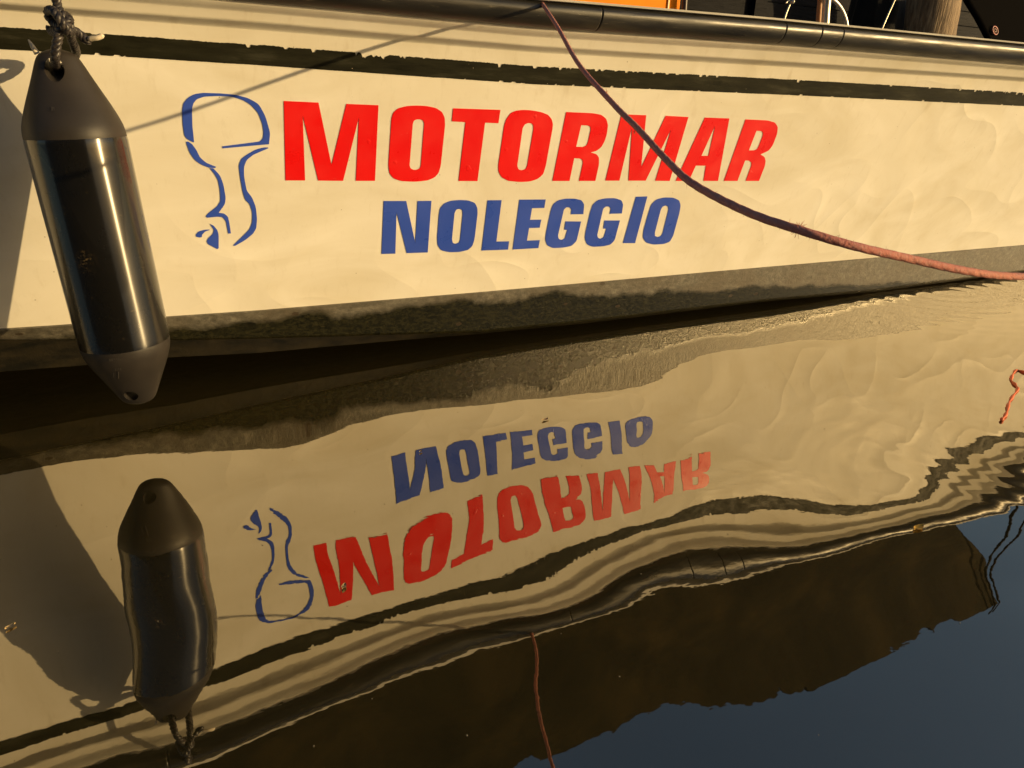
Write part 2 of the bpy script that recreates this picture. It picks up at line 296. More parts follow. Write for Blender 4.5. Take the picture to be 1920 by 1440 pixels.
prof = [(f['chinetop'], 0), (lerp('chinetop', 'stripebot', .5), 0), (f['stripebot'], 0), (f['shbot'], 0),
        (lerp('shbot', 'shtop', .12), .001), (lerp('shbot', 'shtop', .4), .008), (lerp('shbot', 'shtop', .75), .026), (lambda x: f['shtop'](x)-.0015, .036), (lambda x: f['shtop'](x)+.001, .0415), (lambda x: f['shtop'](x)+.006, .0445),
        (lambda x: f['lipbot'](x)-.004, .048), (lambda x: f['lipbot'](x)-.001, .051), (lambda x: f['lipbot'](x)+.003, .060), (lambda x: f['lipbot'](x)*.4+f['railbot'](x)*.6, .078),
        (f['railbot'], .085), (f['railtop'], .085)]
V, F = ribbon(prof, xs); 
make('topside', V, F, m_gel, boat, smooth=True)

# dark boot stripe with chipped, ragged edges
m_st = mat('stripe_paint', (.02, .02, .014), .38, spec=.12)
n = N(m_st); v = n.coord((1, 1, 6))
c = n.ramp(n.noise(v, 7, 6, .65), [(.3, (.006, .006, .003)), (.55, (.018, .018, .010)), (.8, (.055, .054, .038))])
fl = n.new('ShaderNodeTexVoronoi'); fl.inputs['Scale'].default_value = 70; n.link(n.coord((1, 1, 2)), fl.inputs['Vector'])
c = n.mix(n.math('MULTIPLY', n.math('LESS_THAN', fl.outputs['Distance'], .07), n.math('GREATER_THAN', n.noise(n.coord(), 12, 2), .6)), c, (.55, .5, .4))
n.base(c); n.rough(n.ramp(n.noise(n.coord((1, 1, 3)), 25, 4), [(.3, .45), (.7, .7)])); n.normal(n.bump(n.noise(n.coord((1, 1, 4)), 60, 4), .3, .001))
xf = np.arange(-3.5, 7.5, .0042)
def jag(n, amp, rate, big):
    base = np.interp(np.arange(n), np.arange(0, n, 9), rng.normal(0, amp*.35, len(np.arange(0, n, 9))))
    j = base+rng.normal(0, amp*.25, n); i = 0
    dens = np.interp(np.arange(n), np.arange(0, n+200, 200), rng.random(len(np.arange(0, n+200, 200)))**2)
    while i < n-8:
        if rng.random() < rate*dens[i]*3:
            w = rng.integers(1, 5); j[i:i+w] -= rng.random()*big
            i += w
        i += 1
    return j
top = f['stripetop'](xf)+jag(len(xf), .0016, .075, .012)
bot = f['stripebot'](xf)-jag(len(xf), .0007, .02, .006)
# the large chipped place above the red lettering
k0 = np.argmin(abs(xf-on_hull(700, 95)[0]))
for k in range(k0-9, k0+14): top[k] -= abs(rng.normal(.006, .006))*(1 if k < k0+6 else .5)
V = []
for t in (0, .5, 1):
    for x, a, b in zip(xf, bot, top): V.append(hull_pt(x, a*(1-t)+b*t, .0022))
make('boot_stripe', V, grid_faces(3, len(xf)), m_st, boat)

# rubber rub rail: bulging half-round with butt seams
m_rub = mat('rail_rubber', (.03, .027, .024), .33, spec=.55)
n = N(m_rub); v = n.coord((.35, 1, 3))
c = n.ramp(n.noise(v, 9, 7, .65), [(.3, (.009, .0085, .006)), (.55, (.020, .018, .015)), (.78, (.075, .064, .045))])
scr = n.noise(n.coord((.6, 8, 9)), 30, 5, .7)
c = n.mix(n.math('MULTIPLY', n.ramp(scr, [(.62, 0.0), (.72, 1.0)]), .5), c, (.3, .26, .18))
n.base(c); n.rough(n.ramp(n.noise(v, 22, 5), [(.3, .26), (.75, .6)])); n.normal(n.bump(n.noise(v, 35, 5), .25, .002))
seams = [on_hull(u, v_, .12)[0] for u, v_ in ((1128, 25), (1473, 52), (1540, 58), (1580, 62))]+[-.2, 5.6, 7.2]
xr = np.unique(np.r_[xs, np.concatenate([[s-.006, s-.0025, s, s+.0025, s+.006] for s in seams])])
dip = np.zeros(len(xr))
for s_ in seams: dip += np.where(abs(xr-s_) < .001, .02, 0)
V = []
angs = np.linspace(-math.pi/2, math.pi/2, 13)
zb, zt = f['railbot'](xr), f['railtop'](xr)
for a in angs:
    zz = (zb+zt)/2+(zt-zb)/2*(math.sin(a)); of = .086+(.045)*max(0, math.cos(a))**.8
    for x, z_, d_ in zip(xr, zz, dip): V.append(hull_pt(x, z_, of-d_*math.cos(a)))
make('rub_rail', V, grid_faces(len(angs), len(xr)), m_rub, boat, smooth=True)
# pale cap strip over the rail and the deck behind it
m_cap = mat('cap_strip', (.74, .72, .68), .3)
n = N(m_cap); n.base(n.ramp(n.noise(n.coord((.3, 1, 1)), 20, 4), [(.3, (.6, .58, .54)), (.7, (.8, .78, .73))]))
V = []
for dz, of in ((.0005, .09), (.001, .118), (.007, .120), (.009, .10), (.009, .0), (.009, -.25), (-.2, -.26)):
    V += [hull_pt(x, z_+dz, of) for x, z_ in zip(xs, f['railtop'](xs))]
make('deck_edge', V, grid_faces(7, len(xs)), m_cap, boat)

# fouled band under the topside: lit upper facet, wet lower facet, then the bottom
m_foul = mat('fouled_band', (.25, .21, .14), .5)
n = N(m_foul)
geo = n.new('ShaderNodeSeparateXYZ'); n.link(n.new('ShaderNodeNewGeometry').outputs['Position'], geo.inputs[0])
zz = n.math('DIVIDE', geo.outputs['Z'], S); xx = n.math('DIVIDE', geo.outputs['X'], S)
wob = n.math('MULTIPLY', n.math('SUBTRACT', n.noise(n.coord((1, 1, 1)), 4.5, 6, .62, .3), .5), .16)
lim = n.math('SUBTRACT', .222, n.math('MULTIPLY', n.math('MAXIMUM', n.math('SUBTRACT', xx, 1.2), 0.0), .055))
wet = n.math('SUBTRACT', n.math('ADD', lim, wob), zz)
wetf = n.ramp(n.math('MULTIPLY_ADD', wet, 9.0, .5), [(.38, 0.0), (.62, 1.0)])
dry = n.ramp(n.noise(n.coord((1, 1, 1.5)), 38, 8, .75), [(.3, (.06, .056, .044)), (.5, (.118, .109, .086)), (.72, (.25, .23, .185))])
blot = n.noise(n.coord(), 6, 5, .6)
dry = n.mix(n.ramp(blot, [(.42, 0.0), (.66, .75)]), dry, (.10, .082, .055))
slime = n.ramp(n.noise(n.coord((1, 1, 2)), 60, 6, .7), [(.35, (.006, .006, .002)), (.72, (.035, .032, .013))])
c = n.mix(wetf, dry, slime)
pit = n.new('ShaderNodeTexVoronoi'); pit.inputs['Scale'].default_value = 16; n.link(n.coord((.6, 1, 1)), pit.inputs['Vector'])
c = n.mix(n.math('MULTIPLY', n.math('LESS_THAN', pit.outputs['Distance'], .09), .8), c, (.05, .035, .02))
n.base(c); n.rough(n.mix(wetf, (.42, .42, .42), (.10, .10, .10)))
hb = n.math('ADD', n.noise(n.coord((1, 1, 1)), 55, 6, .7), n.math('MULTIPLY', n.noise(n.coord((1, 1, 1.6)), 160, 3, .6), .5))
n.normal(n.bump(hb, .6, .0028))
YE1, YE2 = 2.775, 2.80
e1 = polyz([(0, 636), (320, 637), (480, 634), (900, 622), (1100, 602), (1440, 562), (1640, 544), (1790, 524)], Y=YE1)
e2 = polyz([(0, 697), (145, 686), (318, 670), (480, 662), (760, 637), (900, 626), (1100, 606), (1440, 565), (1640, 547), (1790, 527)], Y=YE2)
xx_ = np.unique(np.r_[xs, np.arange(-1, 6.5, .02)])
r0 = np.array([hull_pt(x, z_, 0) for x, z_ in zip(xx_, f['chinetop'](xx_))])
r0b = r0+[0, -.006, -.004]
r1 = np.array([(x, YE1, z_) for x, z_ in zip(xx_, e1(xx_))]); r1 = np.minimum(r1, [99, 99, 1])
r1[:, 2] = np.minimum(r1[:, 2], r0[:, 2]-.03)
rows_ = [r0, r0b]+[r0b*(1-t)+r1*t for t in (.25, .5, .75, .96)]+[r1+[0, .008, -.004]]
V = np.vstack(rows_)
make('fouled_band', V, grid_faces(len(rows_), len(xx_), flip=True), m_foul, boat, smooth=False)
m_bot = mat('hull_bottom', (.02, .017, .008), .4)
n = N(m_bot); n.base(n.ramp(n.noise(n.coord((1, 3, 3)), 14, 6), [(.35, (.005, .0045, .002)), (.7, (.022, .017, .008))])); n.normal(n.bump(n.noise(n.coord(), 40, 5), .6, .003))
r2 = np.array([(x, YE2, z_) for x, z_ in zip(xx_, e2(xx_))]); r2[:, 2] = np.minimum(r2[:, 2], r1[:, 2]-.006)
r3 = np.array([(x, YE2+.55, min(z_*.55, .03)-.05) for x, z_ in zip(xx_, e2(xx_))])
r4 = np.array([(x, 4.2, -.35) for x in xx_])
V = np.vstack([r1+[0, .009, -.005], r2, r2+[0, .012, -.004], r3, r4])
make('hull_bottom', V, grid_faces(5, len(xx_), flip=True), m_bot, boat)
# far side, transom and stem close the boat
YF = 5.9
V = []
for x in (XA, XB):
    zt_, zc_ = float(f['railtop'](x)), float(f['chinetop'](x))
    V += [hull_pt(x, zt_, .085), hull_pt(x, zc_, 0), (x, 4.2, -.35), (x, YF-.3, zc_), (x, YF, zt_)]
F = [(0, 1, 2, 3, 4), (9, 8, 7, 6, 5), (3, 8, 9, 4), (2, 7, 8, 3)]
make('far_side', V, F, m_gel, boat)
# cockpit sole and far deck so the inside is not open water
zt0 = float(f['railtop'](2))
V, F = merge(box((XA, 2.82, .45), (XB, YF-.35, .47)), box((XA, YF-.35, .47), (XB, YF-.02, zt0+.02)), box((XA, 2.80, .47), (XB, 2.82, zt0-.1)))
make('cockpit', V, F, m_cap, boat)

# ------------------------------------------------------------------ lettering cut from vinyl, stuck on the topside
def zoomed(pts, ox, oy, s): return [(ox+a/s, oy+b/s) for a, b in pts]
A = lambda p: zoomed(p, 500, 160, 4); B = lambda p: zoomed(p, 980, 160, 3.84); Cc = lambda p: zoomed(p, 690, 350, 3.1475); E_ = lambda p: zoomed(p, 300, 140, 4)
red = [A([(128,117),(388,129),(486,597),(597,139),(838,149),(812,716),(668,716),(691,240),(573,716),(386,714),(270,225),(288,713),(141,713)]),
 A([(935,250),(948,205),(985,172),(1050,155),(1120,151),(1200,155),(1270,170),(1315,200),(1335,245),(1337,300),(1305,600),(1290,655),(1260,690),(1210,712),(1120,723),(1010,718),(950,698),(920,660),(912,600)]),
 A([(1095,290),(1103,265),(1125,255),(1150,255),(1172,263),(1180,285),(1155,600),(1148,622),(1125,633),(1100,633),(1078,622),(1071,600)]),
 A([(1397,172),(1752,184),(1737,284),(1637,280),(1580,718),(1438,717),(1490,276),(1388,270)]),
 [(945,235),(948.5,224),(957,212),(967,207.5),(980,206),(995.6,206.6),(1014,210),(1027,215),(1034,223),(1036.5,233),(1035.5,242),(1023,311),(1018,327),(1007,336),(993,340.3),(975,341.3),(952.5,339),(940,332),(934.5,322),(934,310)],
 [(979.7,240),(984,233),(990,230.6),(995.6,231),(999.5,234.5),(999.8,242),(988,311),(985,317),(978,319.2),(972,317.5),(969.5,311)],
 B([(312,192),(500,200),(565,212),(600,240),(613,285),(605,350),(590,400),(565,445),(530,472),(490,483),(530,495),(548,520),(548,570),(522,688),(404,688),(432,560),(430,540),(415,527),(370,524),(336,688),(213,688)]),
 B([(420,287),(470,289),(487,300),(488,320),(468,410),(458,432),(435,443),(384,442)]),
 B([(710,209),(888,215),(852,590),(1028,219),(1192,228),(1057,688),(953,687),(1068,315),(884,686),(760,686),(786,300),(695,686),(594,686)]),
 B([(1310,232),(1487,238),(1405,688),(1300,688),(1317,578),(1245,578),(1195,688),(1100,688)]),
 B([(1384,290),(1335,507),(1286,507)]),
 B([(1603,245),(1760,252),(1815,268),(1836,300),(1830,350),(1800,430),(1770,470),(1710,498),(1740,515),(1748,545),(1742,580),(1700,688),(1604,688),(1645,575),(1645,555),(1628,541),(1600,541),(1545,688),(1447,688)]),
 B([(1682,327),(1715,329),(1728,340),(1727,360),(1697,440),(1685,460),(1665,468),(1627,468)])]
blue = [Cc([(92,84),(225,84),(278,330),(292,84),(374,83),(352,388),(228,392),(168,150),(161,395),(79,397)]),
 Cc([(418,165),(425,125),(450,97),(490,82),(540,78),(590,80),(630,95),(645,125),(646,160),(628,310),(615,350),(590,373),(540,385),(480,387),(430,375),(410,345),(407,300)]),
 Cc([(510,155),(520,135),(540,130),(555,138),(558,160),(542,315),(535,330),(515,337),(500,332),(495,310)]),
 Cc([(705,80),(788,79),(757,323),(832,322),(826,371),(669,377)]),
 Cc([(893,76),(1048,75),(1040,125),(967,127),(956,195),(1022,194),(1012,242),(950,244),(937,318),(1013,315),(1005,362),(853,371)]),
 Cc([(1075,150),(1090,105),(1120,80),(1165,70),(1220,70),(1260,80),(1275,105),(1270,162),(1195,163),(1200,135),(1190,122),(1170,121),(1155,135),(1120,290),(1125,308),(1142,314),(1160,305),(1175,255),(1157,254),(1165,204),(1257,205),(1230,320),(1200,350),(1150,360),(1090,362),(1055,345),(1045,310),(1050,270)]),
 Cc([(1310,150),(1325,105),(1355,78),(1400,68),(1455,67),(1495,80),(1505,105),(1497,158),(1424,160),(1432,130),(1422,117),(1402,117),(1387,130),(1352,285),(1357,302),(1372,307),(1390,297),(1405,248),(1387,247),(1395,199),(1486,199),(1455,315),(1430,342),(1385,352),(1325,355),(1290,340),(1278,305),(1283,265)]),
 Cc([(1580,59),(1648,57),(1575,333),(1503,333)]),
 Cc([(1655,150),(1670,105),(1700,75),(1745,63),(1800,64),(1835,80),(1844,110),(1838,150),(1800,290),(1780,325),(1745,338),(1685,342),(1640,330),(1620,300),(1625,255)]),
 Cc([(1727,135),(1737,118),(1755,110),(1770,117),(1772,135),(1737,275),(1725,292),(1707,297),(1692,290),(1692,270)])]
emblem = [E_([(256,507),(245,505),(200,480),(183,455),(172,380),(166,270),(175,215),(210,172),(260,145),(320,136),(450,140),(560,150),(660,175),(740,220),(790,310),(826,435),(817,522),(700,532),(470,553),(466,537),(700,507),(750,500),(772,475),(777,430),(765,360),(735,285),(680,225),(620,190),(540,165),(440,160),(330,165),(275,185),(250,215),(240,260),(243,380)]),
 E_([(195,505),(210,500),(240,520),(270,560),(300,620),(345,660),(420,690),(415,700),(370,698),(310,675),(260,640),(220,580)]),
 E_([(372,701),(400,702),(450,755),(475,820),(493,920),(487,970),(440,1035),(480,1040),(510,1065),(520,1110),(532,1190),(512,1192),(495,1100),(470,1068),(430,1065),(355,1073),(343,1062),(360,1040),(430,985),(452,950),(450,870),(435,790),(405,740)]),
 E_([(810,545),(812,552),(700,600),(650,640),(630,690),(630,760),(650,870),(690,920),(718,990),(728,1080),(722,1150),(700,1190),(640,1240),(560,1285),(548,1280),(620,1210),(670,1160),(690,1110),(692,1030),(672,970),(640,940),(620,880),(600,760),(590,680),(610,630),(650,600),(720,560),(780,545)]),
 E_([(373,1118),(400,1130),(430,1165),(440,1200),(440,1300),(430,1308),(360,1270),(350,1250),(362,1225),(395,1195),(405,1165)]),
 E_([(372,1165),(340,1175),(315,1200),(315,1215),(300,1222),(272,1215),(268,1200),(290,1175),(330,1163),(370,1160)])]
def soften(P):
    P = np.array(P, float); n_ = len(P); outp = []
    for i in range(n_):
        a, b, c_ = P[i-1], P[i], P[(i+1) % n_]; d1, d2 = b-a, c_-b
        l1, l2 = np.linalg.norm(d1), np.linalg.norm(d2)
        ang = math.degrees(math.acos(np.clip(d1@d2/(l1*l2), -1, 1)))
        if ang < 62 and ang > 6:
            w = min(.3*l1, .3*l2, 9)
            p, q = b-d1/l1*w, b+d2/l2*w
            for t in (0, .33, .67, 1): outp.append(p*(1-t)**2+2*b*.5*2*t*(1-t)*.5+q*t*t if False else p*(1-t)**2+b*2*t*(1-t)+q*t*t)
        else: outp.append(b)
    return outp
def vinyl(name, polys, m, off, label):
    cu = bpy.data.curves.new(name, 'CURVE'); cu.dimensions = '2D'; cu.fill_mode = 'BOTH'
    for P in polys:
        pts = [on_hull(u, v_, 0) for u, v_ in soften(P)]
        sp_ = cu.splines.new('POLY'); sp_.points.add(len(pts)-1)
        for q, p_ in zip(sp_.points, pts): q.co = (p_[0], p_[2], 0, 1)
        sp_.use_cyclic_u = True
    ob = bpy.data.objects.new(name+'_tmp', cu); COL.objects.link(ob); bpy.context.view_layer.update()
    me = bpy.data.meshes.new_from_object(ob.evaluated_get(bpy.context.evaluated_depsgraph_get()))
    V = [hull_pt(v_.co.x, v_.co.y, off) for v_ in me.vertices]; F = [tuple(p_.vertices) for p_ in me.polygons]
    bpy.data.objects.remove(ob); bpy.data.curves.remove(cu); bpy.data.meshes.remove(me)
    return make(name, V, F, m, boat, label=label)
def vinylmat(name, c0, c1):
    m = mat(name, c0, .28); n = N(m)
    sc_ = n.noise(n.coord((3, 3, 30), rot=(0, .35, 0)), 9, 4, .7)
    sp_ = n.noise(n.coord(), 120, 3, .7)
    wear_ = n.math('ADD', n.math('MULTIPLY', n.ramp(sc_, [(.70, 0.0), (.735, 1.0)]), .28), n.math('MULTIPLY', n.ramp(sp_, [(.70, 0.0), (.76, 1.0)]), .3))
    n.base(n.mix(wear_, n.ramp(n.noise(n.coord((1, 1, 1)), 5, 4), [(.35, c0), (.65, c1)]), tuple(.55*q+.45*w for q, w in zip(c0, (.7, .6, .45)))))
    n.rough(n.ramp(n.noise(n.coord(), 14, 4), [(.3, .22), (.7, .5)]))
    n.normal(n.bump(n.ramp(n.noise(n.coord(), 40, 1), [(.72, 0.0), (.76, 1.0)]), .25, .002)); return m
m_red = vinylmat('red_vinyl', (.80, .004, .004), (.86, .008, .006)); m_blue = vinylmat('blue_vinyl', (.032, .085, .52), (.042, .10, .57))
vinyl('lettering', red, m_red, .0018, 'large red word MOTORMAR')
vinyl('lettering', blue, m_blue, .0018, 'smaller blue word NOLEGGIO under the red one')
vinyl('emblem', emblem, m_blue, .0018, 'blue outline emblem of an outboard engine')

# ------------------------------------------------------------------ fender
FY = 2.28
top = at(103, 90, FY); botm = at(263, 757, FY)
fender = empty('fender', tuple(botm), 'black cylindrical fender with matt tapered ends hanging against the hull', 'fender')
ax = np.array(top)-np.array(botm); LEN = np.linalg.norm(ax); ax /= LEN
side = np.cross([0, 1, 0], ax); side /= np.linalg.norm(side); dep = np.cross(ax, side)
yawf = math.radians(-6)
side, dep = side*math.cos(yawf)+dep*math.sin(yawf), dep*math.cos(yawf)-side*math.sin(yawf)
RF = .1215
def fend(a, b, t): return np.array(botm)+side*a+dep*b+ax*t
SB = .205; ST = LEN-.215
m_body = mat('fender_sleeve', (.0065, .006, .005), .2, spec=.8, coat=.5)
m_body.node_tree.nodes['Principled BSDF'].inputs['Coat Roughness'].default_value = .05
_b = m_body.node_tree.nodes['Principled BSDF']; _b.inputs['Anisotropic'].default_value = .93; _b.inputs['Anisotropic Rotation'].default_value = .25
_t = m_body.node_tree.nodes.new('ShaderNodeTangent'); _t.direction_type = 'RADIAL'; _t.axis = 'Z'; m_body.node_tree.links.new(_t.outputs[0], _b.inputs['Tangent'])
n = N(m_body); sc_ = n.noise(n.coord((1, 1, .5)), 14, 6, .6)
n.rough(n.ramp(sc_, [(.3, .22), (.75, .33)]))
scuff = n.noise(n.coord((3, 3, 9)), 14, 6, .75)
scp = at(160, 487, FY-.11)*S
vd = n.new('ShaderNodeVectorMath', operation='DISTANCE'); n.link(n.new('ShaderNodeNewGeometry').outputs['Position'], vd.inputs[0]); vd.inputs[1].default_value = tuple(scp)
near_ = n.new('ShaderNodeMapRange'); n.link(vd.outputs['Value'], near_.inputs['Value'])
for i_, v_ in ((1, .004), (2, .022), (3, 1.0), (4, 0.0)): near_.inputs[i_].default_value = v_
rubbed = n.math('MULTIPLY', near_.outputs[0], n.ramp(n.noise(n.coord((1, 1, 1.6)), 210, 6, .8), [(.54, 0.0), (.62, 1.0)]))
wear = n.math('MAXIMUM', n.math('MULTIPLY', rubbed, .55), n.math('MULTIPLY', n.ramp(scuff, [(.63, 0.0), (.72, 1.0)]), .30))
n.base(n.mix(wear, (.0065, .006, .005), (.28, .20, .09)))
m_capm = mat('fender_end', (.040, .034, .030), .5, spec=.4)
n = N(m_capm); n.base(n.ramp(n.noise(n.coord(), 10, 5), [(.3, (.019, .0165, .0145)), (.7, (.038, .032, .028))])); n.normal(n.bump(n.noise(n.coord(), 90, 4), .12, .001))
seg = 64; th = np.linspace(0, 2*math.pi, seg, endpoint=False)
V = []; tt = np.r_[SB, SB+.004, SB+.012, np.linspace(SB+.03, ST-.03, 14), ST-.012, ST-.004, ST]
for t in tt:
    e = min(t-SB, ST-t); r = RF*(1-.012*max(0, 1-e/.012)**2)
    for a in th: V.append(fend(r*math.cos(a), r*math.sin(a), t))
make('sleeve', V, grid_faces(len(tt), seg, wrap=True), m_body, fender, smooth=True)
def cap(sign, label):
    # s: 0 at the seam, 1 at the tip; half width / half depth of the section
    prof_ = [(0, .991, .991), (.03, .992, .992), (.12, .975, .97), (.25, .90, .86), (.4, .79, .70), (.55, .67, .54), (.7, .55, .40), (.82, .46, .30), (.90, .39, .245), (.95, .32, .21), (.98, .22, .16), (.995, .11, .08), (1.0, .02, .02)]
    ss = np.linspace(0, 1, 40)**.85; P_ = np.array(prof_)
    wv = np.interp(ss, P_[:, 0], P_[:, 1]); dv = np.interp(ss, P_[:, 0], P_[:, 2])
    for _ in range(3):
        wv[1:-1] = (wv[:-2]+2*wv[1:-1]+wv[2:])/4; dv[1:-1] = (dv[:-2]+2*dv[1:-1]+dv[2:])/4
    V = []; L_ = SB if sign < 0 else LEN-ST
    for s_, w_, d_ in zip(ss, wv, dv):
        t = SB-L_*s_ if sign < 0 else ST+L_*s_
        for a in th: V.append(fend(RF*w_*math.cos(a), RF*d_*math.sin(a), t))
    F = grid_faces(len(ss), seg, wrap=True, flip=(sign < 0)); k = (len(ss)-1)*seg
    F.append(tuple(range(k, k+seg)) if sign > 0 else tuple(range(k, k+seg))[::-1])
    F.append(tuple(range(seg))[::-1] if sign > 0 else tuple(range(seg)))
    o = make('end_cap', V, F, m_capm, None, smooth=True)
    # bore the rope eye
    tc = SB-L_*.83 if sign < 0 else ST+L_*.76
    hr = .0185 if sign < 0 else .0225
    c0, c1 = (fend(-.07, -.2, tc-.02), fend(.07, .2, tc+.05)) if sign < 0 else (fend(-.013, -.2, tc-.055), fend(.006, .2, tc+.085))
    cv, cf = tube([c0, c0*.5+c1*.5, c1], hr, 28)
    cut = make('cut', cv, cf, m_capm)
    md = o.modifiers.new('b', 'BOOLEAN'); md.object = cut; md.solver = 'EXACT'; md.operation = 'DIFFERENCE'
    bv = o.modifiers.new('v', 'BEVEL'); bv.width = .004; bv.segments = 3; bv.limit_method = 'ANGLE'; bv.angle_limit = math.radians(50)
    bpy.context.view_layer.update()
    me = bpy.data.meshes.new_from_object(o.evaluated_get(bpy.context.evaluated_depsgraph_get()))
    o.modifiers.clear(); old = o.data; o.data = me; me.name = 'end_cap'; bpy.data.meshes.remove(old); bpy.data.objects.remove(cut)
    o.parent = fender; o.matrix_parent_inverse = fender.matrix_world.inverted(); o['label'] = label
    return tc
cap(-1, 'lower matt end with an empty eye'); TCT = cap(1, 'upper matt end with the rope through its eye')
# small raised moulding marks on the ends (illegible in the photograph)
m_mark = mat('moulding', (.06, .052, .046), .45)
def marks(specs, parent):
    parts = []
    for (u0, v0, w, h_) in specs:
        q = []
        for (du, dv) in ((0, 0), (w, 0), (w, h_), (0, h_)):
            d = ray(u0+du, v0+dv); o0 = EYE.copy()
            # march to the fender surface
            best = None
            for y in np.linspace(FY-.16, FY, 120):
                p = EYE+d*(y/d[1]); r_ = p-np.array(botm); t = r_@ax; a, b = r_@side, r_@dep
                s_ = (SB-t)/SB if t < LEN/2 else (t-ST)/(LEN-ST); s_ = max(0, s_)
                w_ = np.interp(s_, [0, .12, .25, .4, .55, .7, 1], [.99, .975, .90, .79, .67, .55, .4]); d_ = np.interp(s_, [0, .12, .25, .4, .55, .7, 1], [.99, .97, .86, .70, .54, .40, .25])
                if (a/(RF*w_))**2+(b/(RF*d_))**2 <= 1.0: best = EYE+d*((y-.0022)/d[1]); break
            if best is None: break
            q.append(best)
        if len(q) == 4: parts.append((q, [(0, 1, 2, 3)]))
    if parts:
        V, F = merge(*parts); make('moulding_mark', V, F, m_mark, parent)
marks([(90+i*3.4, 200+(i % 2), 1.5, 8) for i in range(4)], fender)
marks([(198+i*3.8, 674-i*.5, 1.3, 4.5) for i in range(8)]+[(212+i*3.4, 691-i*.4, 1.3, 5) for i in range(5)]+[(221, 697, 2, 13), (212, 699, 2, 9)], fender)

# black line that hangs the fender
m_line = mat('black_line', (.02, .018, .018), .42, spec=.6)
n = N(m_line); n.base(n.ramp(n.noise(n.coord(), 120, 3), [(.35, (.012, .010, .011)), (.7, (.07, .06, .055))]))
n.normal(n.bump(n.noise(n.coord((1, 1, 1)), 300, 2), .4, .001))
LR = .0105
def P3(pts): return catmull([at(u, v_, y) for u, v_, y in pts], 10)
fline = empty('fender_line', tuple(at(112, 40, 2.26)), 'black twisted rope knotted through the upper eye of the fender', 'rope')
railx = at(100, -60, 2.22)
strands = [
 P3([(96, -95, 2.34), (98, -70, 2.26), (101, -40, 2.215), (105, -8, 2.215), (108, 12, 2.22), (118, 30, 2.20), (132, 50, 2.20), (134, 72, 2.22), (140, 88, 2.27), (141, 104, 2.34), (118, 128, 2.34), (106, 124, 2.27), (103, 112, 2.20), (105, 90, 2.185), (110, 68, 2.185), (116, 52, 2.20)]),
 P3([(116, 52, 2.20), (104, 46, 2.23), (92, 32, 2.235), (91, 21, 2.22), (100, 20, 2.185), (110, 32, 2.165), (120, 48, 2.165), (128, 60, 2.18), (138, 58, 2.21), (150, 64, 2.22), (160, 75, 2.22), (167, 75, 2.22)]),
 P3([(94, 50, 2.24), (98, 60, 2.235), (110, 58, 2.19), (124, 46, 2.18), (130, 38, 2.20), (120, 28, 2.24), (104, 34, 2.25)])]
V, F = merge(*[twisted(p_, LR, .040, seg=8) for p_ in strands])
make('rope_strand', V, F, m_line, fline, smooth=True)
m_whip = mat('rope_end_white', (.75, .66, .5), .45)
v1 = tube(P3([(166, 74, 2.21), (172, 72, 2.205), (182, 71, 2.20), (190, 68, 2.20), (195, 66, 2.20)]), np.interp(np.linspace(0, 1, 41), [0, .15, .8, 1], [.004, .006, .006, .0025]), 10)
make('melted_end', *v1, m_whip, fline, smooth=True)
v2 = tube(P3([(53, 74, 2.30), (58, 82, 2.30), (64, 92, 2.30), (70, 101, 2.30)]), np.interp(np.linspace(0, 1, 31), [0, .5, 1], [.0015, .0055, .007]), 10)
make('melted_end', *v2, m_whip, fline, smooth=True)

# ------------------------------------------------------------------ pink mooring rope
m_rope = mat('mooring_rope', (.42, .15, .12), .8, spec=.2)
n = N(m_rope); c = n.ramp(n.noise(n.coord(), 9, 3), [(.35, (.46, .17, .16)), (.55, (.56, .23, .18)), (.75, (.36, .16, .17))])
c = n.mix(n.ramp(n.noise(n.coord(), 260, 3), [(.45, 0.0), (.7, .6)]), c, (.48, .29, .26)); n.base(c)
n.normal(n.bump(n.noise(n.coord(), 330, 3), .8, .0015))
rope_px = [(1003, -14, 2.45), (1012, 0, 2.33), (1045, 50, 1.98), (1085, 120, 1.68), (1150, 195, 1.32), (1195, 240, 1.16), (1250, 300, .99), (1300, 345, .88), (1400, 397, .75), (1495, 430, .67), (1600, 461, .63), (1700, 484, .62), (1800, 506, .61), (1880, 517, .61), (1960, 515, .61), (2060, 490, .61), (2200, 420, .60)]
rp = P3(rope_px)
mrope = empty('mooring_rope', tuple(at(1012, 0, 2.33)), 'faded pink fuzzy mooring rope sagging across the hull from the rail', 'rope')
V, F = twisted(rp, .0058, .09, seg=14, step=.005, off=.13, fat=.90)
make('rope_strand', V, F, m_rope, mrope, smooth=True)
m_fray = mat('frayed_yarn', (.62, .20, .10), .8)
R_ = resample(rp, .004); parts = []
def hair(p, d, L_, r_):
    a = np.array(p); k = rng.normal(0, .25, 3)
    return tube([a, a+d*L_*.5+k*L_*.15, a+d*L_+k*L_*.4], [r_, r_*.8, r_*.3], 4, cap=False)
for i in range(1500):
    p = R_[int(5+(len(R_)-10)*rng.random()**1.0)]; d = rng.normal(0, 1, 3); d /= np.linalg.norm(d)
    parts.append(hair(p+d*.0054, d*.5+rng.normal(0, .6, 3), rng.uniform(.001, .004), .00022))
V, F = merge(*parts); make('fuzz', V, F, m_rope, mrope)
for (u, v_, y, nn, L_) in ((1496, 430, .67, 60, .013), (1272, 322, .93, 14, .007), (1137, 172, 1.38, 8, .008), (1190, 248, 1.16, 8, .006)):
    p = at(u, v_, y); parts = []
    for k in range(nn):
        d = rng.normal(0, 1, 3)*[.5, .5, 1.0]; d /= np.linalg.norm(d); parts.append(hair(p, d, L_*rng.uniform(.3, 1), .0005))
    V, F = merge(*parts); make('frayed_tuft', V, F, m_fray, mrope, label='orange frayed yarns sticking out of the rope')


